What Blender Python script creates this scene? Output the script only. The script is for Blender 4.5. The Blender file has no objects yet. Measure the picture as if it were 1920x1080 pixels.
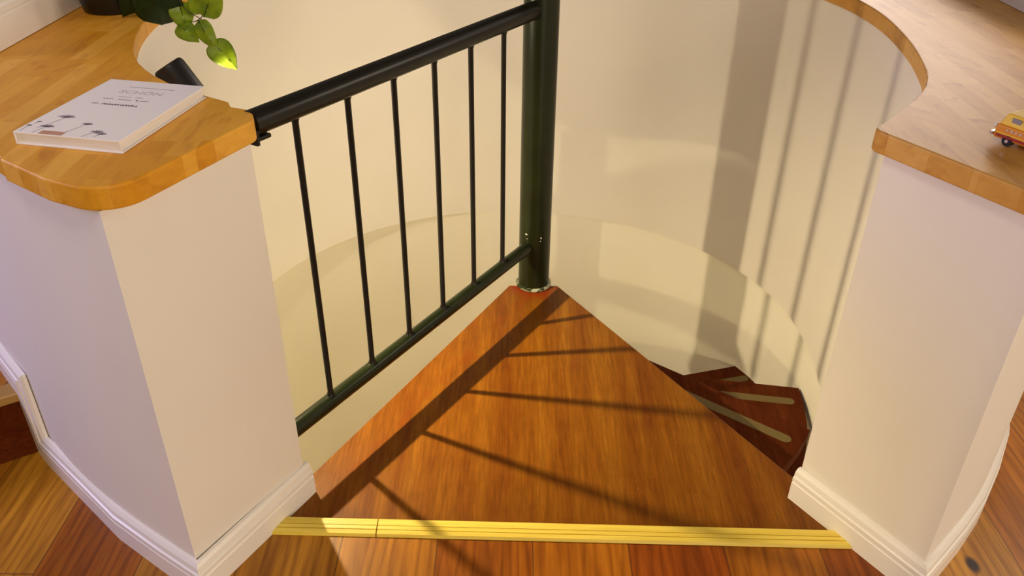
import bpy, bmesh, math, random
from mathutils import Vector, Matrix
random.seed(7)
S = bpy.context.scene
COL = S.collection

# ------------------------------------------------------------------ camera, world, lights
PITCH, ROLL = math.radians(32.05), math.radians(0.80)
CAM = Vector((-0.07006, -2.34894, 1.45287))
FPX = 1584.0
fw = Vector((0, math.cos(PITCH), -math.sin(PITCH)))
r0 = Vector((1, 0, 0)); u0 = r0.cross(fw)
rt = r0*math.cos(ROLL) + u0*math.sin(ROLL); up = -r0*math.sin(ROLL) + u0*math.cos(ROLL)
cd = bpy.data.cameras.new('camera'); cam = bpy.data.objects.new('camera', cd); COL.objects.link(cam)
cd.sensor_width = 36.0; cd.lens = 36.0*FPX/1920.0; cd.clip_start = 0.02
cam.matrix_world = Matrix(((rt.x, up.x, -fw.x, CAM.x), (rt.y, up.y, -fw.y, CAM.y), (rt.z, up.z, -fw.z, CAM.z), (0, 0, 0, 1)))
S.camera = cam
S.view_settings.view_transform = 'Standard'; S.view_settings.look = 'None'
S.view_settings.exposure = 0.0; S.view_settings.gamma = 1.0; S.view_settings.use_curve_mapping = False

w = bpy.data.worlds.new('world'); S.world = w; w.use_nodes = True
w.node_tree.nodes['Background'].inputs[0].default_value = (1.0, 0.84, 0.68, 1)
w.node_tree.nodes['Background'].inputs[1].default_value = 0.12

def light(name, kind, loc, energy, color, target=None, **kw):
    d = bpy.data.lights.new(name, kind); d.energy = energy; d.color = color
    for k, v in kw.items(): setattr(d, k, v)
    o = bpy.data.objects.new(name, d); COL.objects.link(o); o.location = loc
    if target is not None:
        o.rotation_euler = (Vector(target)-Vector(loc)).to_track_quat('-Z', 'Y').to_euler()
    return o
LAMP = Vector((-0.812, -0.476, 0.785))
light('spotlight_beam', 'SPOT', LAMP, 80, (1.0, 0.80, 0.44), (-0.05, -0.52, 0.0), spot_size=math.radians(108), spot_blend=1.0, shadow_soft_size=0.013)
light('spotlight_spill', 'SPOT', LAMP, 32, (1.0, 0.83, 0.57), (0.5, 0.15, 0.0), spot_size=math.radians(172), spot_blend=1.0, shadow_soft_size=0.013)
light('lower_spotlight', 'POINT', (-0.23, -0.86, -0.335), 13, (1.0, 0.84, 0.46), shadow_soft_size=0.012)
light('stairwell_fill', 'AREA', (0.35, -0.15, -2.6), 44, (1.0, 0.83, 0.40), (0, 0, 0), size=0.9)  # unseen upward fill, added to brighten the lower shaft walls
light('front_fill', 'AREA', (1.3, -4.9, 1.35), 92, (1.0, 0.82, 0.60), (0.0, 0.0, 0.6), size=2.0)  # added area fill behind the camera, lights the ends of the half walls
light('right_side_fill', 'AREA', (3.6, -1.6, 1.5), 30, (1.0, 0.83, 0.62), (1.0, -0.8, 0.5), size=1.0)  # added fill out of frame, brightens the outer face of the right wall
light('daylight_window', 'AREA', (-3.2, -0.95, 1.5), 38, (0.64, 0.58, 1.0), (-1.0, -0.8, 0.8), size=0.9)
light('left_worktop_fill', 'AREA', (-1.0, -1.6, 2.6), 11, (1.0, 0.84, 0.70), (-0.9, -0.8, 0.9), size=0.5)  # no known fitting: added to lift the left worktop
light('right_worktop_fill', 'AREA', (2.3, 0.1, 1.9), 10, (1.0, 0.84, 0.66), (0.9, -0.3, 0.9), size=0.6)  # added light for the right worktop, placed so the landing stays darker
light('worktop_sheen_fill', 'AREA', (2.7, 3.6, 1.95), 70, (1.0, 0.85, 0.76), (1.0, 0, 0.9), size=1.6)  # added in the mirror direction to put a sheen on the right worktop

# ------------------------------------------------------------------ helpers
def tag(o, label=None, cat=None, group=None, kind=None):
    if label: o['label'] = label
    if cat: o['category'] = cat
    if group: o['group'] = group
    if kind: o['kind'] = kind
    return o
def link(name, bm, mat, parent=None, smooth=False, angle=35):
    bmesh.ops.recalc_face_normals(bm, faces=bm.faces)
    me = bpy.data.meshes.new(name); bm.to_mesh(me); bm.free()
    if smooth:
        me.shade_smooth() if hasattr(me, 'shade_smooth') else None
        try: me.set_sharp_from_angle(angle=math.radians(angle))
        except Exception: pass
    o = bpy.data.objects.new(name, me); COL.objects.link(o)
    for m in (mat if isinstance(mat, (list, tuple)) else [mat]): me.materials.append(m)
    if parent: o.parent = parent
    return o
def empty(name, loc, rz=0):
    o = bpy.data.objects.new(name, None); COL.objects.link(o); o.location = loc; o.rotation_euler = (0, 0, rz)
    o.empty_display_size = 0.05
    return o
def bevel(o, width, seg=2, angle=40):
    m = o.modifiers.new('bevel', 'BEVEL'); m.width = width; m.segments = seg; m.limit_method = 'ANGLE'; m.angle_limit = math.radians(angle)
    return o
def box(bm, c, s, rz=0, mat=0):
    M = Matrix.Translation(c) @ Matrix.Rotation(rz, 4, 'Z') @ Matrix.Diagonal((s[0], s[1], s[2], 1))
    r = bmesh.ops.create_cube(bm, size=1, matrix=M)
    for f in {f for v in r['verts'] for f in v.link_faces}: f.material_index = mat
def tube(bm, pts, r, n=20, cap=True):
    pts = [Vector(p) for p in pts]; rings = []
    rr = r if isinstance(r, (list, tuple)) else [r]*len(pts)
    for i, p in enumerate(pts):
        t = (pts[min(i+1, len(pts)-1)]-pts[max(i-1, 0)]).normalized()
        a = t.cross(Vector((0, 0, 1)))
        if a.length < 1e-3: a = Vector((1, 0, 0))
        a.normalize(); b = t.cross(a).normalized()
        rings.append([bm.verts.new(p+(a*math.cos(2*math.pi*k/n)+b*math.sin(2*math.pi*k/n))*rr[i]) for k in range(n)])
    for i in range(len(rings)-1):
        for k in range(n):
            bm.faces.new((rings[i][k], rings[i][(k+1) % n], rings[i+1][(k+1) % n], rings[i+1][k]))
    if cap: bm.faces.new(rings[0][::-1]); bm.faces.new(rings[-1])
def lathe(bm, prof, c=(0, 0, 0), n=40):
    rings = []
    for r, z in prof:
        rings.append([bm.verts.new((c[0]+max(r, 1e-5)*math.cos(2*math.pi*k/n), c[1]+max(r, 1e-5)*math.sin(2*math.pi*k/n), c[2]+z)) for k in range(n)])
    for i in range(len(rings)-1):
        for k in range(n):
            bm.faces.new((rings[i][k], rings[i][(k+1) % n], rings[i+1][(k+1) % n], rings[i+1][k]))
    bm.faces.new(rings[0][::-1]); bm.faces.new(rings[-1])
def prism(bm, poly, z0, z1, mat=0):
    a = [bm.verts.new((x, y, z0)) for x, y in poly]; b = [bm.verts.new((x, y, z1)) for x, y in poly]
    n = len(poly); fs = [bm.faces.new(a[::-1]), bm.faces.new(b)]
    for i in range(n): fs.append(bm.faces.new((a[i], a[(i+1) % n], b[(i+1) % n], b[i])))
    for f in fs: f.material_index = mat
def pol(r, az): return (r*math.cos(math.radians(az)), r*math.sin(math.radians(az)))
def interp(tab, x):
    for (a, va), (b, vb) in zip(tab[:-1], tab[1:]):
        if a <= x <= b: t = (x-a)/(b-a); return va+(vb-va)*t
    return tab[0][1] if x < tab[0][0] else tab[-1][1]
def smooth_interp(tab, x):
    # Catmull-Rom over a table
    n = len(tab)
    if x <= tab[0][0]: return tab[0][1]
    if x >= tab[-1][0]: return tab[-1][1]
    for i in range(n-1):
        if tab[i][0] <= x <= tab[i+1][0]:
            x0, y0 = tab[max(i-1, 0)]; x1, y1 = tab[i]; x2, y2 = tab[i+1]; x3, y3 = tab[min(i+2, n-1)]
            h = x2-x1; t = (x-x1)/h
            m1 = (y2-y0)/max(x2-x0, 1e-6)*h; m2 = (y3-y1)/max(x3-x1, 1e-6)*h
            return (2*t**3-3*t**2+1)*y1+(t**3-2*t**2+t)*m1+(-2*t**3+3*t**2)*y2+(t**3-t**2)*m2

# ------------------------------------------------------------------ materials
class NT:
    def __init__(s, name, rough=0.5, coat=0.0, spec=0.5, metal=0.0):
        s.m = bpy.data.materials.new(name); s.m.use_nodes = True; s.t = s.m.node_tree; s.b = s.t.nodes['Principled BSDF']
        s.b.inputs['Roughness'].default_value = rough; s.b.inputs['Coat Weight'].default_value = coat
        s.b.inputs['Specular IOR Level'].default_value = spec; s.b.inputs['Metallic'].default_value = metal
    def n(s, typ, **kw):
        nd = s.t.nodes.new(typ)
        for k, v in kw.items():
            if hasattr(nd, k) and not k.startswith('i_'): setattr(nd, k, v)
        return nd
    def l(s, a, b): s.t.links.new(a, b)
    def coord(s, scale=(1, 1, 1), rot=(0, 0, 0), loc=(0, 0, 0)):
        c = s.n('ShaderNodeTexCoord'); m = s.n('ShaderNodeMapping'); s.l(c.outputs['Object'], m.inputs['Vector'])
        m.inputs['Scale'].default_value = scale; m.inputs['Rotation'].default_value = rot; m.inputs['Location'].default_value = loc
        return m.outputs['Vector']
    def noise(s, vec, scale, detail=4, dist=0.0, rough=0.55):
        n = s.n('ShaderNodeTexNoise'); n.inputs['Scale'].default_value = scale; n.inputs['Detail'].default_value = detail
        n.inputs['Distortion'].default_value = dist; n.inputs['Roughness'].default_value = rough
        if vec is not None: s.l(vec, n.inputs['Vector'])
        return n.outputs['Fac']
    def ramp(s, fac, stops):
        r = s.n('ShaderNodeValToRGB'); e = r.color_ramp.elements
        while len(e) > 1: e.remove(e[-1])
        e[0].position = stops[0][0]; e[0].color = (*stops[0][1], 1)
        for p, c in stops[1:]:
            x = e.new(p); x.color = (*c, 1)
        s.l(fac, r.inputs['Fac']); return r.outputs['Color']
    def mix(s, a, b, fac, mode='MIX'):
        m = s.n('ShaderNodeMix'); m.data_type = 'RGBA'; m.blend_type = mode
        for sock, v in ((m.inputs[0], fac), (m.inputs[6], a), (m.inputs[7], b)):
            if isinstance(v, (int, float)): sock.default_value = v
            elif isinstance(v, tuple): sock.default_value = (*v, 1)
            else: s.l(v, sock)
        return m.outputs[2]
    def math(s, op, a, b=None):
        m = s.n('ShaderNodeMath'); m.operation = op
        for sock, v in zip(m.inputs, (a, b)):
            if v is None: continue
            if isinstance(v, (int, float)): sock.default_value = v
            else: s.l(v, sock)
        return m.outputs[0]
    def base(s, c):
        if isinstance(c, tuple): s.b.inputs['Base Color'].default_value = (*c, 1)
        else: s.l(c, s.b.inputs['Base Color'])
        return s
    def bump(s, h, strength=0.1, dist=0.002):
        b = s.n('ShaderNodeBump'); b.inputs['Strength'].default_value = strength; b.inputs['Distance'].default_value = dist
        s.l(h, b.inputs['Height']); s.l(b.outputs['Normal'], s.b.inputs['Normal']); return s
def plain(name, c, **kw): return NT(name, **kw).base(c).m

def wall_mat(name, c):
    k = NT(name, rough=0.6, spec=0.3)
    v = k.coord()
    col = k.ramp(k.noise(v, 3.0, 5), [(0.3, tuple(x*0.965 for x in c)), (0.7, c)])
    k.base(col).bump(k.noise(v, 60, 4), 0.06, 0.002)
    return k.m
M_WALL = wall_mat('plaster_white', (0.80, 0.755, 0.70))
M_SHAFT = wall_mat('plaster_warm_lit', (0.80, 0.76, 0.68))  # same plaster, slightly yellower: warm light of the lower shaft put into the colour
M_TRIM = NT('white_gloss_paint', rough=0.3).base((0.84, 0.80, 0.76)).m

def plank_floor():
    k = NT('oak_planks', rough=0.34, spec=0.3)
    k.b.inputs['Coat Roughness'].default_value = 0.2
    v = k.coord()
    sp = k.n('ShaderNodeSeparateXYZ'); k.l(v, sp.inputs[0])
    W = 0.2085
    fx = k.math('DIVIDE', k.math('ADD', sp.outputs[0], 0.434+W*10), W)
    ix = k.math('FLOOR', fx); fr = k.math('SUBTRACT', fx, ix)
    wn = k.n('ShaderNodeTexWhiteNoise'); wn.noise_dimensions = '1D'; k.l(ix, wn.inputs['W'])
    yy = k.math('ADD', k.math('DIVIDE', sp.outputs[1], 1.9), k.math('MULTIPLY', wn.outputs['Value'], 5.0))
    iy = k.math('FLOOR', yy); fy = k.math('SUBTRACT', yy, iy)
    wn2 = k.n('ShaderNodeTexWhiteNoise'); wn2.noise_dimensions = '2D'
    cb = k.n('ShaderNodeCombineXYZ'); k.l(ix, cb.inputs[0]); k.l(iy, cb.inputs[1]); k.l(cb.outputs[0], wn2.inputs['Vector'])
    pv = wn2.outputs['Value']
    # per-plank offset vector for grain
    off = k.n('ShaderNodeCombineXYZ'); k.l(k.math('MULTIPLY', pv, 17.0), off.inputs[0]); k.l(k.math('MULTIPLY', pv, 31.0), off.inputs[1])
    add = k.n('ShaderNodeVectorMath'); add.operation = 'ADD'; k.l(v, add.inputs[0]); k.l(off.outputs[0], add.inputs[1])
    def mp(sc):
        m = k.n('ShaderNodeMapping'); m.inputs['Scale'].default_value = sc; k.l(add.outputs[0], m.inputs['Vector']); return m.outputs['Vector']
    g1 = k.noise(mp((1, 0.07, 1)), 90, 6, 0.2)
    g2 = k.noise(mp((1, 0.2, 1)), 9, 3, 0.6)
    wv = k.n('ShaderNodeTexWave'); wv.inputs['Scale'].default_value = 11; wv.inputs['Distortion'].default_value = 16; wv.inputs['Detail'].default_value = 3
    wv.inputs['Detail Scale'].default_value = 0.8; k.l(mp((1, 0.13, 1)), wv.inputs['Vector'])
    base = k.ramp(pv, [(0.0, (0.25, 0.056, 0.004)), (0.45, (0.35, 0.115, 0.007)), (1.0, (0.52, 0.245, 0.022))])
    c = k.mix(base, k.ramp(g2, [(0.3, (0.55, 0.45, 0.40)), (0.62, (1.12, 1.10, 1.05))]), 0.8, 'MULTIPLY')
    c = k.mix(c, k.ramp(wv.outputs['Fac'], [(0.0, (0.62, 0.52, 0.45)), (0.35, (1, 1, 1)), (1, (1.12, 1.14, 1.1))]), 0.55, 'MULTIPLY')
    c = k.mix(c, k.ramp(g1, [(0.35, (0.6, 0.5, 0.42)), (0.62, (1.2, 1.25, 1.25))]), 0.5, 'MULTIPLY')
    kn = k.n('ShaderNodeTexVoronoi'); kn.inputs['Scale'].default_value = 4.5; k.l(mp((1, 0.55, 1)), kn.inputs['Vector'])
    c = k.mix((0.04, 0.012, 0.006), c, k.ramp(kn.outputs['Distance'], [(0.035, (0, 0, 0)), (0.075, (1, 1, 1))]))
    # one knot seen on the right
    vk = k.n('ShaderNodeVectorMath'); vk.operation = 'DISTANCE'; mk = k.n('ShaderNodeMapping'); k.l(v, mk.inputs['Vector'])
    mk.inputs['Location'].default_value = (-0.926, 1.121*0.6, 0); mk.inputs['Scale'].default_value = (1, 0.6, 0); mk.inputs['Rotation'].default_value = (0, 0, 0)
    k.l(mk.outputs['Vector'], vk.inputs[0]); vk.inputs[1].default_value = (0, 0, 0)
    c = k.mix((0.02, 0.004, 0.004), c, k.ramp(vk.outputs['Value'], [(0.010, (0, 0, 0)), (0.016, (1, 1, 1))]))
    edge = k.math('MINIMUM', k.math('MINIMUM', fr, k.math('SUBTRACT', 1.0, fr)), k.math('MULTIPLY', k.math('MINIMUM', fy, k.math('SUBTRACT', 1.0, fy)), 9.0))
    c = k.mix((0.05, 0.018, 0.008), c, k.ramp(edge, [(0.002, (0.2, 0.2, 0.2)), (0.009, (1, 1, 1))]))
    k.base(c).bump(g1, 0.08, 0.001)
    return k.m
M_FLOOR = plank_floor()

def mahogany(name, dark=1.0, gd=1.0):
    k = NT(name, rough=0.38, spec=0.16)
    v = k.coord((1, 0.06, 1)); v2 = k.coord()
    g = k.noise(v, 130, 7, 0.25, 0.7); g2 = k.noise(v, 16, 4, 0.4); sp = k.noise(v2, 14, 6)
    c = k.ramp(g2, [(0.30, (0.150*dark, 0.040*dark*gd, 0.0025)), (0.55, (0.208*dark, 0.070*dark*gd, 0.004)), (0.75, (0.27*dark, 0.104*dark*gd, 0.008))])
    c = k.mix(c, k.ramp(g, [(0.3, (0.55, 0.48, 0.45)), (0.5, (0.95, 0.95, 0.95)), (0.68, (1.35, 1.4, 1.5))]), 0.75, 'MULTIPLY')
    c = k.mix(c, k.ramp(sp, [(0.36, (0.75, 0.62, 0.6)), (0.5, (1, 1, 1)), (0.7, (1.12, 1.12, 1.1))]), 0.3, 'MULTIPLY')
    rs = k.noise(v2, 5.5, 5, 0.5, 0.7)
    c = k.mix(c, (0.17*dark, 0.022*dark, 0.004), k.ramp(rs, [(0.64, (0, 0, 0)), (0.72, (0.6, 0.6, 0.6))]))
    vo = k.n('ShaderNodeTexVoronoi'); vo.inputs['Scale'].default_value = 22; k.l(v2, vo.inputs['Vector'])
    c = k.mix(c, (0.55, 0.38, 0.22), k.ramp(vo.outputs['Distance'], [(0.018, (0.5, 0.5, 0.5)), (0.035, (0, 0, 0))]))
    k.base(c).bump(g, 0.05, 0.001)
    return k, c, v2
kk, cc, vv = mahogany('mahogany_landing')
# red stain round the pole and along the left edge
d = kk.n('ShaderNodeVectorMath'); d.operation = 'LENGTH'; kk.l(vv, d.inputs[0])
st = kk.math('ADD', d.outputs['Value'], kk.math('MULTIPLY', kk.noise(vv, 22, 4), 0.10))
cc = kk.mix((0.21, 0.022, 0.003), cc, kk.ramp(st, [(0.105, (0.1, 0.1, 0.1)), (0.15, (1, 1, 1))]))
mp2 = kk.coord(rot=(0, 0, math.radians(-242)))
sx = kk.n('ShaderNodeSeparateXYZ'); kk.l(mp2, sx.inputs[0])
ee = kk.math('ADD', kk.math('ABSOLUTE', kk.math('ADD', sx.outputs[1], -0.01)), kk.math('MULTIPLY', kk.noise(vv, 16, 5), 0.16))
cc = kk.mix((0.20, 0.034, 0.003), cc, kk.ramp(ee, [(0.068, (0.6, 0.6, 0.6)), (0.095, (1, 1, 1))]))
kk.base(cc); M_LAND = kk.m
M_TREAD = mahogany('mahogany_tread_shaded', 0.48, 0.62)[0].m  # darker, redder copy of the mahogany: the treads' shadow is put into the colour
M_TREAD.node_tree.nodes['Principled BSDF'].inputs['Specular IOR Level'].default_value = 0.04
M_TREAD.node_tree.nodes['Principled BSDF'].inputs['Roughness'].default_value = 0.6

def butcher(name, c1, c2, c3):
    k = NT(name, rough=0.44, spec=0.25)
    v = k.coord(); sp = k.n('ShaderNodeSeparateXYZ'); k.l(v, sp.inputs[0])
    W = 0.042
    fx = k.math('DIVIDE', k.math('ADD', sp.outputs[0], 10), W); ix = k.math('FLOOR', fx); fr = k.math('SUBTRACT', fx, ix)
    wn = k.n('ShaderNodeTexWhiteNoise'); wn.noise_dimensions = '1D'; k.l(ix, wn.inputs['W'])
    yy = k.math('ADD', k.math('DIVIDE', sp.outputs[1], 0.33), k.math('MULTIPLY', wn.outputs['Value'], 7.0)); iy = k.math('FLOOR', yy)
    cb = k.n('ShaderNodeCombineXYZ'); k.l(ix, cb.inputs[0]); k.l(iy, cb.inputs[1])
    wn2 = k.n('ShaderNodeTexWhiteNoise'); wn2.noise_dimensions = '2D'; k.l(cb.outputs[0], wn2.inputs['Vector']); pv = wn2.outputs['Value']
    c = k.ramp(pv, [(0.0, c1), (0.5, c2), (1.0, c3)])
    off = k.n('ShaderNodeCombineXYZ'); k.l(k.math('MULTIPLY', pv, 13.0), off.inputs[0]); k.l(k.math('MULTIPLY', pv, 29.0), off.inputs[1])
    add = k.n('ShaderNodeVectorMath'); add.operation = 'ADD'; k.l(v, add.inputs[0]); k.l(off.outputs[0], add.inputs[1])
    m = k.n('ShaderNodeMapping'); m.inputs['Scale'].default_value = (1, 0.12, 1); k.l(add.outputs[0], m.inputs['Vector'])
    g = k.noise(m.outputs['Vector'], 60, 5, 0.3)
    c = k.mix(c, k.ramp(g, [(0.3, (0.86, 0.80, 0.72)), (0.6, (1.04, 1.04, 1.04))]), 0.6, 'MULTIPLY')
    m2 = k.n('ShaderNodeMapping'); m2.inputs['Scale'].default_value = (1, 0.4, 1); k.l(add.outputs[0], m2.inputs['Vector'])
    g2 = k.noise(m2.outputs['Vector'], 17, 4, 1.2)
    c = k.mix(c, k.ramp(g2, [(0.32, (0.70, 0.56, 0.44)), (0.45, (1, 1, 1))]), 0.6, 'MULTIPLY')
    k.base(c).bump(g, 0.04, 0.001)
    return k.m
M_CTR_L = butcher('oiled_beech_left', (0.64, 0.28, 0.012), (0.70, 0.335, 0.025), (0.78, 0.41, 0.055))
M_CTR_R = butcher('oiled_beech_right', (0.54, 0.26, 0.045), (0.63, 0.335, 0.075), (0.72, 0.42, 0.13))

def black_paint(name, c, rough):
    k = NT(name, rough=rough, spec=0.28)
    v = k.coord()
    k.base(k.ramp(k.noise(v, 9, 4), [(0.35, c), (0.7, tuple(x*1.6 for x in c))])).bump(k.noise(v, 35, 3), 0.12, 0.002)
    return k.m
M_POLE = black_paint('dark_green_paint', (0.008, 0.011, 0.003), 0.28)
M_RAIL = black_paint('black_rail_paint', (0.0075, 0.0065, 0.004), 0.30)
M_BAR = black_paint('black_bar_paint', (0.006, 0.005, 0.004), 0.35)
M_CHIP = plain('chipped_paint', (0.42, 0.42, 0.30), rough=0.5)
M_BLACK = plain('matte_black', (0.006, 0.003, 0.003), rough=0.45)
M_TAPE = plain('olive_grip_tape', (0.15, 0.105, 0.03), rough=0.6)

def pine():
    k = NT('pine_strip', rough=0.4, coat=0.1)
    v = k.coord((0.05, 1, 1))
    c = k.ramp(k.noise(v, 120, 4, 0.3), [(0.3, (0.72, 0.52, 0.06)), (0.6, (0.85, 0.65, 0.10))])
    k.base(c); return k.m
M_PINE = pine()

# ------------------------------------------------------------------ plan tables (radius about the pole by azimuth)
R_CTR = [(90, .80), (120, .845), (150, .91), (180, .975), (196, 1.008), (207, 1.034), (214, 1.049), (221, 1.050), (227, 1.042), (234, 1.028), (240, 1.02)]
R_CTR_R = [(302, 1.083), (304, 1.073), (308.5, 1.053), (314, 1.035), (320, 1.011), (330, .955), (342, .907), (356, .878), (370, .858), (400, .812), (425, .79), (450, .785)]
R_OUT_L = [(90, 1.3), (150, 1.40), (180, 1.46), (200, 1.525), (208.5, 1.482), (216, 1.440), (222, 1.420), (230, 1.402), (236, 1.394), (240.3, 1.395)]
R_OUT_R = [(303, 1.418), (307, 1.405), (313, 1.394), (321, 1.378), (340, 1.36), (400, 1.32), (450, 1.3)]
def r_shaft(az):
    a = az % 360
    if a <= 90: return smooth_interp(R_CTR_R, a+360)+0.012
    if a <= 241:
        base = smooth_interp(R_CTR, a)+0.012
        if a > 227: base = 1.054+(a-227)/13*0.029
        return base
    if a < 302: return 1.083+(a-241)/61*0.03
    return smooth_interp(R_CTR_R, a)+0.012+max(0, 1-(a-302)/6)*0.013

# ------------------------------------------------------------------ structure
def ring(name, azs, rin, rout, z0, z1, mat):
    bm = bmesh.new(); rows = []
    for a in azs:
        i = pol(rin(a), a); o = pol(rout(a), a)
        rows.append([bm.verts.new((*i, z0)), bm.verts.new((*i, z1)), bm.verts.new((*o, z1)), bm.verts.new((*o, z0))])
    for p, q in zip(rows[:-1], rows[1:]):
        for k in range(4): bm.faces.new((p[k], p[(k+1) % 4], q[(k+1) % 4], q[k]))
    bm.faces.new(rows[0]); bm.faces.new(rows[-1][::-1])
    return link(name, bm, mat, smooth=True, angle=25)
ZU = 0.865; ZS = -0.15
azL = [90+i*1.5 for i in range(100)]+[240.1]
azR = [302.9]+[304+i*1.5 for i in range(97)]+[450]
tag(ring('wall_left', azL, r_shaft, lambda a: smooth_interp(R_OUT_L, a), ZS, ZU, M_WALL), kind='structure')
tag(ring('wall_right', azR, lambda a: r_shaft(a), lambda a: smooth_interp(R_OUT_R, a), ZS, ZU, M_WALL), kind='structure')
# lower shaft wall, set back on the left
SETB = [(0, .055), (25, .05), (60, .015), (95, 0), (103, .004), (114, .034), (132, .085), (144, .125), (165, .16), (200, .17), (240, .10), (300, .02), (330, .03), (350, .05), (360, .055)]
azF = [i*2 for i in range(181)]
tag(ring('wall_lower', azF, lambda a: r_shaft(a)+smooth_interp(SETB, a % 360 if a < 360 else 360), lambda a: 1.50, -2.95, ZS, M_SHAFT), kind='structure')

# floor with the stair opening cut out: built as strips round the opening
def floor_mesh():
    bm = bmesh.new()
    # big ring: inner boundary follows half walls' middle (under them), front part follows the strip line y=-1.03
    inner = []
    N = 180
    for i in range(N):
        a = 360.0*i/N
        if 241 < a < 302:
            y = -1.045; x = y/math.tan(math.radians(a)); inner.append((x, y))
        else: inner.append(pol(1.25, a))
    outer = []
    for i in range(N):
        a = math.radians(360.0*i/N); c, s_ = math.cos(a), math.sin(a); m = 3.2/max(abs(c), abs(s_)); outer.append((c*m, s_*m))
    for z0 in (0,):
        A = [bm.verts.new((*p, 0)) for p in inner]; B = [bm.verts.new((*p, 0)) for p in outer]
        A2 = [bm.verts.new((*p, -0.15)) for p in inner]; B2 = [bm.verts.new((*p, -0.15)) for p in outer]
        for i in range(N):
            j = (i+1) % N
            bm.faces.new((A[i], B[i], B[j], A[j])); bm.faces.new((A2[i], A2[j], B2[j], B2[i]))
            bm.faces.new((A[i], A[j], A2[j], A2[i])); bm.faces.new((B[i], B2[i], B2[j], B[j]))
    return bm
tag(link('floor', floor_mesh(), M_FLOOR), kind='structure')
bm = bmesh.new(); prism(bm, [(-1.7, -1.7), (1.7, -1.7), (1.7, 1.7), (-1.7, 1.7)], -2.99, -2.94)
tag(link('floor_lower', bm, M_FLOOR), kind='structure')

# skirting profile swept along a wall line in unrolled (s, z) coordinates
PROF = [(0.0, 0.0), (0.018, 0.0), (0.018, 0.050), (0.0155, 0.053), (0.0175, 0.056), (0.0175, 0.066), (0.0135, 0.069), (0.0145, 0.072), (0.0125, 0.082), (0.007, 0.0885), (0.0, 0.090)]
def wall_line(pts):
    P = [Vector((*p, 0)) for p in pts]; s = [0.0]; n = []
    for a, b in zip(P[:-1], P[1:]): s.append(s[-1]+(b-a).length)
    for i in range(len(P)):
        t1 = (P[i]-P[i-1]).normalized() if i else (P[1]-P[0]).normalized()
        t2 = (P[i+1]-P[i]).normalized() if i < len(P)-1 else t1
        n1 = Vector((t1.y, -t1.x, 0)); n2 = Vector((t2.y, -t2.x, 0)); m = (n1+n2).normalized(); n.append(m/max(m.dot(n1), 0.3))
    return P, s, n
def sweep(bm, line, path, side=1, prof=PROF):
    P, s, n = line
    def at(sv, d):
        for i in range(len(P)-1):
            if sv <= s[i+1] or i == len(P)-2:
                t = (sv-s[i])/(s[i+1]-s[i]); return P[i].lerp(P[i+1], t)+n[i].lerp(n[i+1], t)*d*side
    # densify horizontal runs at the line's vertices
    pts = []
    for (a, za), (b, zb) in zip(path[:-1], path[1:]):
        pts.append((a, za, True))
        if abs(za-zb) < 1e-6:
            for sv in s:
                if a+1e-4 < sv < b-1e-4: pts.append((sv, za, False))
    pts.append((path[-1][0], path[-1][1], True))
    rows = []
    for i, (sv, z, _) in enumerate(pts):
        def dirn(a, b): v = Vector((b[0]-a[0], b[1]-a[1])); return v.normalized()
        d1 = dirn(pts[i-1], pts[i]) if i else dirn(pts[0], pts[1]); d2 = dirn(pts[i], pts[i+1]) if i < len(pts)-1 else d1
        n1 = Vector((-d1.y, d1.x)); n2 = Vector((-d2.y, d2.x)); m = (n1+n2).normalized(); m = m/max(m.dot(n1), .3)
        row = []
        for d, wv in prof:
            q = at(sv+m.x*wv, d); row.append(bm.verts.new((q.x, q.y, z+m.y*wv)))
        rows.append(row)
    k = len(prof)
    for p, q in zip(rows[:-1], rows[1:]):
        for i in range(k): bm.faces.new((p[i], q[i], q[(i+1) % k], p[(i+1) % k]))
    bm.faces.new(rows[0]); bm.faces.new(rows[-1][::-1])
Jl_in = pol(1.083, 240.0); Jl_out = pol(1.395, 240.3)
lineL = [Jl_in, Jl_out]+[pol(smooth_interp(R_OUT_L, a), a) for a in (236, 229.7)]+[pol(smooth_interp(R_OUT_L, 216)+.003, 216), pol(1.462, 212), pol(1.487, 208)]+[pol(smooth_interp(R_OUT_L, a), a) for a in (202, 196, 190, 180)]
LL = wall_line(lineL)
sL = LL[1]
def s_at_az(line, az):
    P, s, n = line
    best = None
    for i in range(1, len(P)-1):
        a0 = math.degrees(math.atan2(P[i].y, P[i].x)) % 360; a1 = math.degrees(math.atan2(P[i+1].y, P[i+1].x)) % 360
        if min(a0, a1) <= az <= max(a0, a1): return s[i]+(s[i+1]-s[i])*(az-a0)/(a1-a0)
STEP_AZ = 213.1; STEP_H = 0.185
bm = bmesh.new()
s1 = s_at_az(LL, STEP_AZ)
sweep(bm, LL, [(-0.012, 0), (s1, 0), (s1, STEP_H), (sL[-1], STEP_H)], side=-1)
tag(link('baseboard_left', bm, M_TRIM, smooth=True, angle=25), kind='structure')
lineR = [pol(1.114, 302.8), pol(1.418, 303.0)]+[pol(smooth_interp(R_OUT_R, a), a) for a in (306, 310, 314.5, 320, 326, 334, 342, 350)]
LR = wall_line(lineR); bm = bmesh.new()
sweep(bm, LR, [(-0.015, 0), (LR[1][-1], 0)], side=1)
tag(link('baseboard_right', bm, M_TRIM, smooth=True, angle=25), kind='structure')

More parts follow.
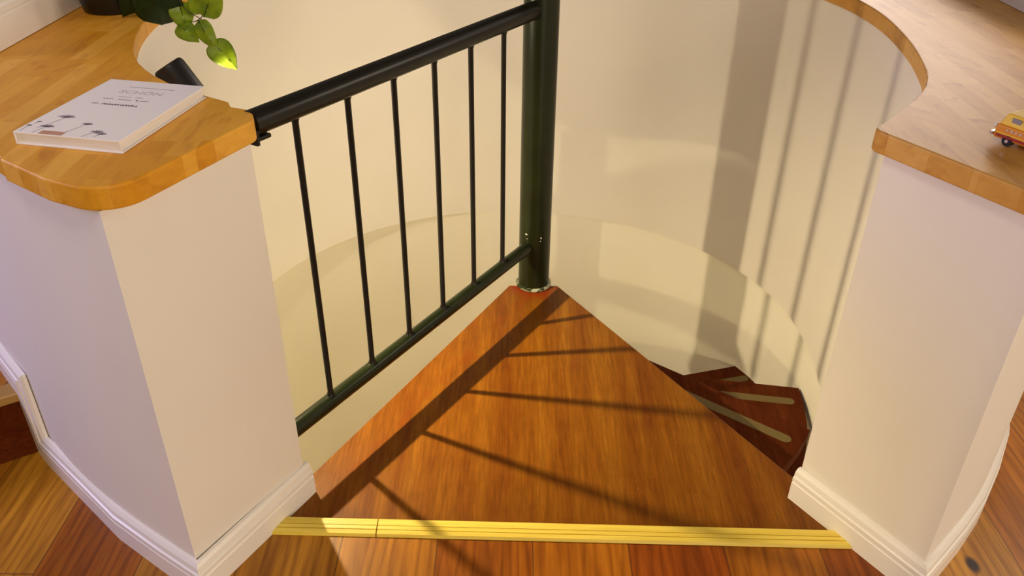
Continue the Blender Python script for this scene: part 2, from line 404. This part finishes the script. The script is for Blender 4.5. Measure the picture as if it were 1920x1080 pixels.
# raised floor on the left behind its step
def wedge(a0, a1, r0, r1): return [pol(r0, a0), pol(r1, a0), pol(r1*1.02, (a0+a1)/2), pol(r1, a1), pol(r0, a1)]
ru = smooth_interp(R_OUT_L, STEP_AZ)
bm = bmesh.new(); prism(bm, [pol(ru-.05, STEP_AZ-.3), pol(2.6, STEP_AZ-.3), pol(3.0, 190), pol(2.6, 165), pol(1.38, 165), pol(1.42, 180), pol(1.45, 195)], 0.001, STEP_H-.002)
o = link('floor_raised', bm, M_FLOOR); tag(o, kind='structure')
bm = bmesh.new()
dv = Vector(pol(1, STEP_AZ)); tv = Vector((-dv.y, dv.x))
def q2(r, t): p = dv*r+tv*t; return (p.x, p.y)
prism(bm, [q2(ru-.02, -.004), q2(2.5, -.004), q2(2.5, .014), q2(ru-.02, .014)], 0.001, STEP_H-.02)
tag(link('trim_1', bm, M_TREAD), kind='structure')
bm = bmesh.new(); prism(bm, [q2(ru-.02, -.03), q2(2.5, -.03), q2(2.5, .022), q2(ru-.02, .022)], STEP_H-.022, STEP_H+.004)
tag(bevel(link('trim_2', bm, plain('step_nosing', (0.36, 0.20, 0.05), rough=0.4)), .004), kind='structure')

# white panels standing on the worktops at the outer edges
bm = bmesh.new(); box(bm, (-1.25, -.08, 1.35), (.11, 1.0, .888)); box(bm, (-1.22, -.06, 1.35), (.10, .05, .888))
o = link('wall_back', bm, M_WALL); tag(o, kind='structure')
Lb = wall_line([(-1.195, -.58), (-1.195, .42)]); bm = bmesh.new(); sweep(bm, Lb, [(0, .9065), (1.0, .9065)], side=1, prof=[(d, z*1.25) for d, z in PROF])
tag(link('baseboard_back', bm, M_TRIM, smooth=True, angle=25), kind='structure')
bm = bmesh.new(); box(bm, (1.33, .3, .965), (.14, 1.1, .118))
tag(link('wall_far', bm, M_WALL), kind='structure')

# ------------------------------------------------------------------ worktops
def round_poly(pts, rad):
    # pts: list of (x, y, r) - rounds flagged corners
    out = []; n = len(pts)
    for i, (x, y, r) in enumerate(pts):
        if r <= 0: out.append((x, y)); continue
        p = Vector((x, y)); a = Vector(pts[i-1][:2])-p; b = Vector(pts[(i+1) % n][:2])-p
        a.normalize(); b.normalize(); ang = a.angle(b); t = r/math.tan(ang/2)
        c = p+(a+b).normalized()*(r/math.sin(ang/2)); s_ = p+a*t; e = p+b*t
        v1 = s_-c; v2 = e-c; th = v1.angle_signed(v2)
        for k in range(9):
            an = -th*k/8; out.append(tuple(c+Vector((v1.x*math.cos(an)-v1.y*math.sin(an), v1.x*math.sin(an)+v1.y*math.cos(an)))))
    return out
inL = [(*pol(smooth_interp(R_CTR, a), a), 0) for a in range(95, 233, 3)]
outL = [(*pol(1.36+.055*min(1, (a-90)/60), a), 0) for a in range(95, 234, 4)]
polyL = inL+[(-.604, -.832, 0), (-.592, -.858, 0), (-.549, -.874, .012), (-.531, -.925, .03), (-.668, -1.232, .07)]+[(-.785, -1.178, 0)]+[(-.887, -1.108, 0)]+outL[::-1]
bm = bmesh.new(); prism(bm, round_poly(polyL, 0), .865, .905)
o = bevel(link('worktop', bm, M_CTR_L), .004, 3, 50)
tag(o, 'honey-brown wooden worktop with a white book lying on it, capping the left half wall', 'worktop', 'worktops on the half walls')
inR = [(*pol(smooth_interp(R_CTR_R, a), a), 0) for a in range(306, 450, 3)]
outR = [(*pol(1.42 if a < 340 else 1.42-(a-340)*.0007, a), 0) for a in range(318, 450, 4)]
polyR = [(.567, -.925, .022)]+inR+outR[::-1]+[(.93, -1.10, 0), (.752, -1.238, .06)]
bm = bmesh.new(); prism(bm, round_poly(polyR, 0), .865, .905)
o = bevel(link('worktop', bm, M_CTR_R), .004, 3, 50)
tag(o, 'pale pinkish wooden worktop holding a yellow toy car, capping the right half wall', 'worktop', 'worktops on the half walls')

# ------------------------------------------------------------------ staircase: landing, pole, treads
bm = bmesh.new()
land = [(-.079, -.012), (.078, -.010), (.622, -.884), (.60, -.93), (.70, -1.045), (-.62, -1.045), (-.53, -.93), (-.541, -.88)]
prism(bm, land, -.042, 0.0)
root = bevel(link('landing', bm, M_LAND), .003, 2)
tag(root, 'triangular mahogany landing board at the top of the spiral stair, crossed by railing shadows', 'landing')

pole = empty('stair_pole', (0, 0, 0))
tag(pole, 'thick dark green round steel pole at the tip of the triangular landing', 'pole')
bm = bmesh.new(); tube(bm, [(0, 0, .006), (0, 0, 2.4)], .0495, 48); link('upper_pole', bm, M_POLE, pole, True)
bm = bmesh.new(); tube(bm, [(0, 0, -2.93), (0, 0, -.05)], .0495, 48); link('lower_pole', bm, M_POLE, pole, True)
bm = bmesh.new(); lathe(bm, [(.03, .0005), (.055, .0005), (.0575, .004), (.0565, .009), (.052, .011), (.03, .011)], n=48)
c = link('base_ring', bm, M_CHIP, pole, True); c['label'] = 'chipped pale ring at the foot'
k = NT('ring_paint', rough=.35); k.base(k.ramp(k.noise(k.coord(), 60, 4), [(0.46, (0.02, 0.03, 0.008)), (0.58, (0.40, 0.42, 0.30))])); c.data.materials[0] = k.m
M_SPOT = plain('bare_metal_spot', (.75, .72, .6), rough=.3)
for (az, z, wz, hz) in ((236, .205, .007, .004), (239, .190, .003, .002), (238, .165, .003, .003), (291, .195, .003, .006), (289, .184, .0025, .003)):
    bm = bmesh.new(); x, y = pol(.0497, az); box(bm, (x, y, z), (.0012, wz, hz), math.radians(az))
    link('paint_chip', bm, M_SPOT, pole)['label'] = 'tiny pale chip in the paint'

FAR = [322.6, 351.5, 16.5, 44, 72, 101, 129, 157, 185, 213, 241, 269, 297]
def tread(k, far):
    z = -.19-.202*k; near = far-46
    fd = Vector(pol(1, far)); fn = Vector((-fd.y, fd.x)); nd = Vector(pol(1, near)); nn = Vector((-nd.y, nd.x))
    off = .063; offf = .108 if k < 3 else .08; R = .935
    f0 = fd*.03+fn*offf; n0 = nd*.03-nn*off
    def hit(p, d):
        b = p.dot(d); return p+d*(-b+math.sqrt(b*b-p.dot(p)+R*R))
    f1 = hit(f0, fd); n1 = hit(n0, nd)
    a0 = math.atan2(n1.y, n1.x); a1 = math.atan2(f1.y, f1.x)
    if a1 < a0: a1 += 2*math.pi
    arc = [(R*math.cos(a0+(a1-a0)*i/10), R*math.sin(a0+(a1-a0)*i/10)) for i in range(11)]
    bm = bmesh.new(); prism(bm, [tuple(n0)]+arc+[tuple(f0), tuple(f0-fd*.09), tuple(n0-nd*.09)], z-.04, z)
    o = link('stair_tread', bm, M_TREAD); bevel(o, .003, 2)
    # grip strip
    gd = fd; p0 = gd*.44+fn*(offf-.083); p1 = gd*.887+fn*(offf-.083)
    hw = .0165; g = []
    for i in range(9):
        an = math.atan2(gd.y, gd.x)+math.pi/2-math.pi*i/8; g.append((p1.x+hw*math.cos(an), p1.y+hw*math.sin(an)))
    for i in range(9):
        an = math.atan2(gd.y, gd.x)-math.pi/2-math.pi*i/8; g.append((p0.x+hw*math.cos(an), p0.y+hw*math.sin(an)))
    bm = bmesh.new(); prism(bm, g, z, z+.0015); gs = link('grip_strip', bm, M_TAPE, o); gs['label'] = 'olive grey grip strip'
    return o
TL = ['dark red-brown winding stair tread next below the triangular landing, with the longest grip strip',
      'dark red-brown winding stair tread second below the landing, showing a short grip strip',
      'dark winding stair tread third below the landing, highest in the picture against the cream wall',
      ]
ORD = ['fourth', 'fifth', 'sixth', 'seventh', 'eighth', 'ninth', 'tenth', 'eleventh', 'lowest']
for k in range(12):
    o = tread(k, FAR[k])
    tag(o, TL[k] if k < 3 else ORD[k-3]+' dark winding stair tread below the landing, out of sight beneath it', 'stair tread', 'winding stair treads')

# pine threshold strips
def strip(name, x0, x1, y0, dy, slant_l, slant_r, label):
    prof = [(0, .0), (0, .009), (.002, .0105), (.0185, .0105), (.0187, .0065), (.0203, .0065), (.0205, .0105), (.0295, .0098), (.0297, .006), (.0313, .006), (.0315, .0095), (.041, .0075), (.044, .0)]
    bm = bmesh.new(); rows = []
    for t, sl in ((0, slant_l), (1, slant_r)):
        row = []
        for d, z in prof:
            x = (x0 if t == 0 else x1)+sl*d; y = y0+dy*(x)-d
            row.append(bm.verts.new((x, y, z+.0005)))
        rows.append(row)
    k = len(prof)
    for i in range(k): bm.faces.new((rows[0][i], rows[1][i], rows[1][(i+1) % k], rows[0][(i+1) % k]))
    bm.faces.new(rows[0]); bm.faces.new(rows[1][::-1])
    return tag(link(name, bm, M_PINE), label, 'threshold strip', 'yellow pine threshold strips')
strip('threshold_strip', -.591, -.3625, -1.0295, -.014, 0.0, 0.0, 'short left-hand piece of grooved yellow pine threshold strip')
strip('threshold_strip', -.3600, .672, -1.0295, -.014, 0.0, .25, 'long right-hand piece of grooved yellow pine threshold strip at the landing edge')

# ------------------------------------------------------------------ railing
RAZ = 238.06; rd = Vector((*pol(1, RAZ), 0))
rail = empty('stair_railing', (0, 0, 0))
tag(rail, 'black metal railing with six thin upright bars running from pole to left half wall', 'railing')
Z = Vector((0, 0, 1))
bm = bmesh.new(); tube(bm, [rd*.045+Z*.883, rd*1.045+Z*.883], .0245, 32); link('handrail', bm, M_RAIL, rail, True)
bm = bmesh.new(); tube(bm, [rd*.045+Z*.157, rd*1.085+Z*.157], .0196, 32); link('bottom_rail', bm, M_POLE, rail, True)
for r in (0.935, 0.7852, 0.6355, 0.4876, 0.3389, 0.1891):
    bm = bmesh.new(); tube(bm, [rd*r+Z*.172, rd*r+Z*.177, rd*r+Z*.186, rd*r+Z*.852, rd*r+Z*.861, rd*r+Z*.866], [.0115, .0095, .0068, .0068, .0095, .0115], 16)
    link('baluster', bm, M_BAR, rail, True)
bm = bmesh.new(); box(bm, rd*1.035+Z*.853, (.05, .028, .008), math.radians(RAZ)); box(bm, rd*1.052+Z*.862, (.008, .05, .03), math.radians(RAZ))
bevel(link('bracket', bm, M_RAIL, rail), .002)

# ------------------------------------------------------------------ spotlight on the shaft wall
def camray(px, py):
    return (fw+rt*((px-960)/FPX)+up*((540-py)/FPX))
def at_y(px, py, y):
    d = camray(px, py); t = (y-CAM.y)/d.y; return CAM+d*t
def at_z(px, py, z):
    d = camray(px, py); t = (z-CAM.z)/d.z; return CAM+d*t
sl = empty('wall_spotlight', LAMP)
tag(sl, 'black cylindrical spotlight peeking out behind the book inside the stairwell', 'lamp')
ax = Vector((.62, .05, -.55)).normalized()
tail = at_y(316, 126, -.47)-LAMP
ax = (-tail).normalized()
bm = bmesh.new(); L = tail.length
tube(bm, [tail-ax*.006, tail-ax*.003, tail+ax*.004, -ax*.006], [.030, .0345, .0370, .0375], 32, cap=True)
link('shade', bm, M_BLACK, sl, True)
bm = bmesh.new(); tube(bm, [tail*.6, tail*.6+Vector((-.09, -.04, -.03))], .009, 12); box(bm, tail*.6+Vector((-.095, -.045, -.03)), (.012, .05, .09), math.radians(207))
link('wall_arm', bm, M_BLACK, sl, True)
bm = bmesh.new(); tube(bm, [-ax*.0058, -ax*.0045], .030, 24)
k = NT('bulb_glow'); k.base((1, .9, .7)); k.b.inputs['Emission Color'].default_value = (1, .85, .6, 1); k.b.inputs['Emission Strength'].default_value = 4
link('bulb', bm, k.m, sl, True)

# ------------------------------------------------------------------ book
BC = Vector((-.7705, -.9310, .9052)); brz = math.atan2(-.035, .187)
bk = empty('book', BC, brz)
tag(bk, 'white hardcover book with grey lettering and small flower drawings on the left worktop', 'book')
BW, BL, BH = .192, .275, .022
M_COV = plain('book_cover_white', (.86, .83, .86), rough=.35); M_PAGE = NT('paper_block', rough=.7)
vv = M_PAGE.coord((1, 1, 40)); M_PAGE.base(M_PAGE.ramp(M_PAGE.noise(vv, 12, 2), [(0.4, (.76, .72, .68)), (0.6, (.84, .81, .78))])); M_PAGE = M_PAGE.m
bm = bmesh.new(); box(bm, (0, 0, BH-.00125), (BW, BL, .0025)); o = link('front_cover', bm, M_COV, bk); bevel(o, .0006, 2)
front = o
bm = bmesh.new(); box(bm, (0, 0, .00125), (BW, BL, .0025)); bevel(link('back_cover', bm, M_COV, bk), .0006, 2)
bm = bmesh.new(); box(bm, (.0, .0, BH/2), (BW-.008, BL-.007, BH-.005)); link('pages', bm, M_PAGE, bk)
bm = bmesh.new(); box(bm, (-BW/2+.0015, 0, BH/2), (.003, BL, BH-.002)); bevel(link('spine', bm, M_COV, bk), .0008, 2)
M_INK = plain('grey_ink', (.20, .16, .22), rough=.6); M_INKL = plain('pale_grey_ink', (.50, .45, .50), rough=.6)
ZT = BH+.0001
def text_mesh(s_, size, loc, mat, name, rz=0, sx=1.0):
    cu = bpy.data.curves.new(name, 'FONT'); cu.body = s_; cu.size = size; cu.align_x = 'CENTER'; cu.extrude = .00015; cu.resolution_u = 3
    t = bpy.data.objects.new(name, cu); COL.objects.link(t); bpy.context.view_layer.update()
    me = bpy.data.meshes.new_from_object(t.evaluated_get(bpy.context.evaluated_depsgraph_get()))
    bpy.data.objects.remove(t); me.materials.clear(); me.materials.append(mat)
    o = bpy.data.objects.new(name, me); COL.objects.link(o); o.parent = front; o.location = loc; o.rotation_euler = (0, 0, rz); o.scale = (sx, 1, 1)
    return o
text_mesh('SCHÖN', .0215, (.004, .070, ZT), M_INKL, 'title_lettering', 0, 1.15)['label'] = 'pale grey title lettering'
def stroke(bm, pts, r=.0005):
    P = [Vector((x, y, ZT)) for x, y in pts]
    for a, b in zip(P[:-1], P[1:]):
        d_ = b-a
        if d_.length < 1e-6: continue
        box(bm, ((a.x+b.x)/2, (a.y+b.y)/2, ZT+.0001), (d_.length+r, r*2, .0002), math.atan2(d_.y, d_.x))
def scribble(bm, x0, x1, y, h, n, r):
    pts = []
    for i in range(n+1): pts.append((x0+(x1-x0)*i/n+random.uniform(-1, 1)*.0006, y+(h/2 if i % 2 else -h/2)*random.uniform(.4, 1)))
    stroke(bm, pts, r)
bm = bmesh.new()
stroke(bm, [(-.035, .103), (.055, .103)], .0005)
scribble(bm, -.025, .0, .052, .003, 8, .0004); scribble(bm, .008, .022, .052, .003, 6, .0004)
scribble(bm, -.048, -.028, .038, .004, 8, .0005); scribble(bm, -.018, .008, .038, .004, 10, .0005); scribble(bm, .026, .042, .038, .004, 6, .0005)
scribble(bm, -.052, -.040, .012, .004, 6, .0006); scribble(bm, -.032, .036, .012, .008, 26, .0009)
link('handwriting', bm, M_INK, front)['label'] = 'thin handwritten grey lines'
bm = bmesh.new()
for sx_ in (-1, 1): bmesh.ops.create_circle(bm, cap_ends=True, segments=10, radius=.0016, matrix=Matrix.Translation((.019+sx_*.0013, .039, ZT+.0002)))
v3 = [bm.verts.new((.019+a_, .0385+b_, ZT+.0002)) for a_, b_ in ((-.0028, 0), (0, -.0036), (.0028, 0))]; bm.faces.new(v3)
link('heart', bm, plain('dark_red_ink', (.25, .03, .04), rough=.6), front)['label'] = 'tiny dark red heart'
def flower(cx, cy, s_, n, stem, head=1.0):
    bm = bmesh.new()
    for i in range(n):
        an = math.radians(10+160*i/(n-1)); stroke(bm, [(cx, cy), (cx+s_*math.cos(an)*.6, cy+s_*math.sin(an)*.5+s_*.1), (cx+s_*math.cos(an), cy+s_*math.sin(an)*.75)], .0007)
    stroke(bm, [(cx-s_*.5, cy), (cx+s_*.5, cy)], .0008)
    stroke(bm, [(cx, cy)]+stem, .0003)
    link('flower_drawing', bm, M_INK, front)
flower(-.052, -.063, .016, 9, [(-.058, -.09), (-.068, -.115)])
flower(-.056, -.108, .013, 9, [(-.06, -.12), (-.063, -.134)])
flower(-.088, -.108, .005, 5, [(-.088, -.12), (-.087, -.133)])
flower(-.082, -.090, .004, 5, [(-.085, -.10)])
flower(.002, -.084, .010, 7, [(-.004, -.10), (-.012, -.125)])
flower(.038, -.112, .012, 7, [(.03, -.12), (.026, -.134)])
flower(.05, -.118, .010, 6, [(.045, -.13)])
bm = bmesh.new(); box(bm, (-.030, -.1295, ZT+.0001), (.042, .014, .0003)); link('label_patch', bm, plain('tan_label', (.50, .27, .18), rough=.6), front)['label'] = 'tan rectangle at the lower edge'

# ------------------------------------------------------------------ potted plant
PC = Vector((-1.085, -.165, .9055))
pl = empty('potted_plant', PC)
tag(pl, 'trailing green plant in a black pot at the back of the left worktop', 'plant')
bm = bmesh.new(); lathe(bm, [(.064, 0), (.074, .002), (.102, .15), (.104, .16), (.104, .175), (.097, .175), (.094, .155), (.02, .15)], n=40); link('pot', bm, plain('black_glazed_pot', (.004, .004, .004), rough=.3), pl, True)
bm = bmesh.new(); lathe(bm, [(.02, .1505), (.093, .156), (.05, .162), (.01, .164)], n=24); link('soil', bm, plain('dark_soil', (.02, .012, .008), rough=.9), pl)
def leaf_mat(name, c1, c2):
    k = NT(name, rough=.35); v = k.coord(); c = k.ramp(k.noise(v, 35, 3), [(0.35, c1), (0.65, c2)]); k.base(c)
    k.b.inputs['Subsurface Weight'].default_value = 0.0
    tr = k.n('ShaderNodeBsdfTranslucent'); k.l(c, tr.inputs['Color']); mx = k.n('ShaderNodeMixShader'); mx.inputs[0].default_value = .35
    out = k.t.nodes['Material Output']; k.l(k.b.outputs[0], mx.inputs[1]); k.l(tr.outputs[0], mx.inputs[2]); k.l(mx.outputs[0], out.inputs['Surface'])
    return k.m
M_LF = leaf_mat('leaf_green', (.17, .27, .006), (.30, .42, .010)); M_LD = leaf_mat('leaf_dark_green', (.006, .022, .003), (.012, .04, .005))
M_STEM = plain('brown_stem', (.06, .05, .01), rough=.5)
def leaf(b, t, wpx, depth, mat, tw=0.0):
    B = at_y(b[0], b[1], depth); T = at_y(t[0], t[1], depth-.015); ax_ = T-B; Ln = ax_.length; a = ax_/Ln
    view = (B-CAM).normalized(); sd = a.cross(view).normalized(); nrm = sd.cross(a).normalized()
    sd = (sd*math.cos(tw)+nrm*math.sin(tw)); nrm = sd.cross(a)
    W = wpx/FPX*(B-CAM).length/2
    bm = bmesh.new(); rows = []; N = 14; K = 6
    for i in range(N+1):
        u = i/N
        wd = W*(math.sin(math.pi*min(1, u**.62))**.72 if 0 < u < 1 else 0)*(1.0 if u < .75 else 1-.55*((u-.75)/.25)**1)
        cen = B+a*Ln*u+nrm*(.012*math.sin(math.pi*u))*-1
        row = []
        for j in range(-K, K+1):
            f = j/K; row.append(bm.verts.new(cen+sd*wd*f-nrm*(-abs(f)*.22*W*math.sin(math.pi*u)+.0006*(1 if j == 0 else 0))))
        rows.append(row)
    for p, q in zip(rows[:-1], rows[1:]):
        for j in range(2*K): bm.faces.new((p[j], p[j+1], q[j+1], q[j]))
    bmesh.ops.remove_doubles(bm, verts=bm.verts, dist=1e-5)
    bmesh.ops.transform(bm, matrix=Matrix.Translation(-PC), verts=bm.verts)
    o = link('leaf', bm, mat, pl, True, 60)
    m = o.modifiers.new('thick', 'SOLIDIFY'); m.thickness = .0007
    bm = bmesh.new(); tube(bm, [B-PC-nrm*.0-view*.0012, B+a*Ln*.35-nrm*.011-view*.0012-PC, B+a*Ln*.7-nrm*.010-view*.0012-PC, T-PC], [.0011, .0009, .0006, .0003], 6)
    link('midrib', bm, M_LD, o)
    return o
DP = -.30
leaf((303, 47), (285, -60), 78, DP-.005, M_LD, .1)
leaf((262, -34), (230, 33), 44, DP+.06, M_LD, .2); leaf((250, -44), (275, 20), 50, DP+.05, M_LD, -.2)
leaf((334, 2), (350, 60), 40, DP+.01, M_LF, .1)
leaf((334, 46), (374, 80), 34, DP-.01, M_LF, .1)
leaf((372, 38), (409, 93), 32, DP-.02, M_LF, -.35)
leaf((396, 78), (445, 131), 44, DP-.03, M_LF, .1)
leaf((382, 32), (408, -38), 48, DP, M_LF, .1)
leaf((381, 26), (356, -34), 40, DP+.01, M_LF, -.3)
def stem(pts, r=.0011):
    P = [at_y(x, y, z)-PC for x, y, z in pts]; Q = []
    for i in range(len(P)-1):
        p0, p1, p2, p3 = P[max(i-1, 0)], P[i], P[i+1], P[min(i+2, len(P)-1)]
        for k in range(6):
            t = k/6; Q.append(.5*((2*p1)+(p2-p0)*t+(2*p0-5*p1+4*p2-p3)*t*t+(3*p1-p0-3*p2+p3)*t**3))
    Q.append(P[-1]); bm = bmesh.new(); tube(bm, Q, r, 8); link('stem', bm, M_STEM, pl, True)
stem([(270, -90, -.15), (310, -60, -.22), (334, -5, DP), (348, 18, DP), (374, 34, DP), (385, 44, DP-.015), (396, 76, DP-.028)])
stem([(345, 38, DP), (362, 41, DP), (374, 36, DP), (381, 28, DP)])
stem([(262, -90, -.15), (290, -60, -.24), (320, 0, DP+.01), (335, 46, DP)])
stem([(250, -90, -.15), (262, -60, -.2), (268, 30, DP+.05), (272, 48, DP+.02)])

# ------------------------------------------------------------------ toy car
d1 = math.radians(-60)
tc = empty('toy_car', (.8035, -1.008, .9052), d1)   # local +x runs along the car towards the right edge of the picture
tag(tc, 'small yellow and orange toy car on the right worktop at the picture edge', 'toy car')
CLN, CWD = .135, .058
M_CY = plain('toy_yellow', (.80, .50, .03), rough=.5); M_CO = plain('toy_orange', (.66, .24, .012), rough=.5)
M_CW = plain('toy_window', (.25, .23, .26), rough=.1); M_CR = plain('toy_red', (.32, .02, .015), rough=.3); M_CC = plain('toy_chrome', (.75, .68, .55), rough=.18, metal=.9)
def cbox(name, c, s, mat, bv=.002, par=tc):
    bm = bmesh.new(); box(bm, c, s); return bevel(link(name, bm, mat, par), bv, 2)
X0 = -.055
bm = bmesh.new()
prof = [(X0, .009), (X0+CLN, .009), (X0+CLN, .030), (X0+CLN-.022, .033), (X0+.0, .033)]
a_ = [bm.verts.new((x, CWD/2, z)) for x, z in prof]; b_ = [bm.verts.new((x, -CWD/2, z)) for x, z in prof]
bm.faces.new(a_); bm.faces.new(b_[::-1])
for i in range(len(prof)): bm.faces.new((a_[i], a_[(i+1) % 5], b_[(i+1) % 5], b_[i]))
body = bevel(link('body', bm, M_CO, tc), .003, 3)
bm = bmesh.new()
prof = [(X0+.003, .032), (X0+CLN-.035, .032), (X0+CLN-.055, .050), (X0+.010, .052)]
a_ = [bm.verts.new((x, CWD/2-(.003 if z < .04 else .009), z)) for x, z in prof]; b_ = [bm.verts.new((x, -CWD/2+(.003 if z < .04 else .009), z)) for x, z in prof]
bm.faces.new(a_); bm.faces.new(b_[::-1])
for i in range(4): bm.faces.new((a_[i], a_[(i+1) % 4], b_[(i+1) % 4], b_[i]))
cabin = bevel(link('cabin', bm, M_CY, tc), .002, 2)
for i in range(3):
    for sy in (-1, 1):
        bm = bmesh.new(); box(bm, (X0+.030+i*.021, sy*(CWD/2-.0058), .0425), (.016, .0012, .010)); w_ = link('window', bm, M_CW, tc); 
for sy in (-1, 1):
    cbox('side_stripe', (X0+CLN/2, sy*(CWD/2+.0005), .0150), (CLN-.01, .002, .004), M_CR, .0005)
    cbox('side_trim', (X0+CLN/2, sy*(CWD/2+.0005), .0195), (CLN-.01, .002, .0022), M_CY, .0005)
    bm = bmesh.new()
    for i in range(6): box(bm, (X0+.022+i*.008, sy*(CWD/2+.0003), .0265), (.005, .0012, .004 if i % 2 else .003))
    link('badge', bm, M_CC, tc)['label'] = 'silvery raised marks on the side'
    for xx in (X0+.027, X0+CLN-.027):
        bm = bmesh.new(); tube(bm, [(xx, sy*(CWD/2-.010), .0092), (xx, sy*(CWD/2+.001), .0092)], .0090, 18); wh = link('wheel', bm, M_BLACK, tc, True)
        bm = bmesh.new(); tube(bm, [(xx, sy*(CWD/2+.001), .0092), (xx, sy*(CWD/2+.0022), .0092)], .003, 14); link('hubcap', bm, M_CC, wh, True)
    bm = bmesh.new(); bmesh.ops.create_uvsphere(bm, u_segments=12, v_segments=8, radius=.0045, matrix=Matrix.Translation((X0-.003, sy*.021, .027))); link('headlamp', bm, plain('lamp_white', (.9, .85, .8), rough=.2), tc, True)
cbox('bumper', (X0-.004, 0, .0145), (.007, CWD+.002, .006), M_CC, .0015)
cbox('grille', (X0-.0005, 0, .0235), (.003, .032, .011), M_BLACK, .0005)
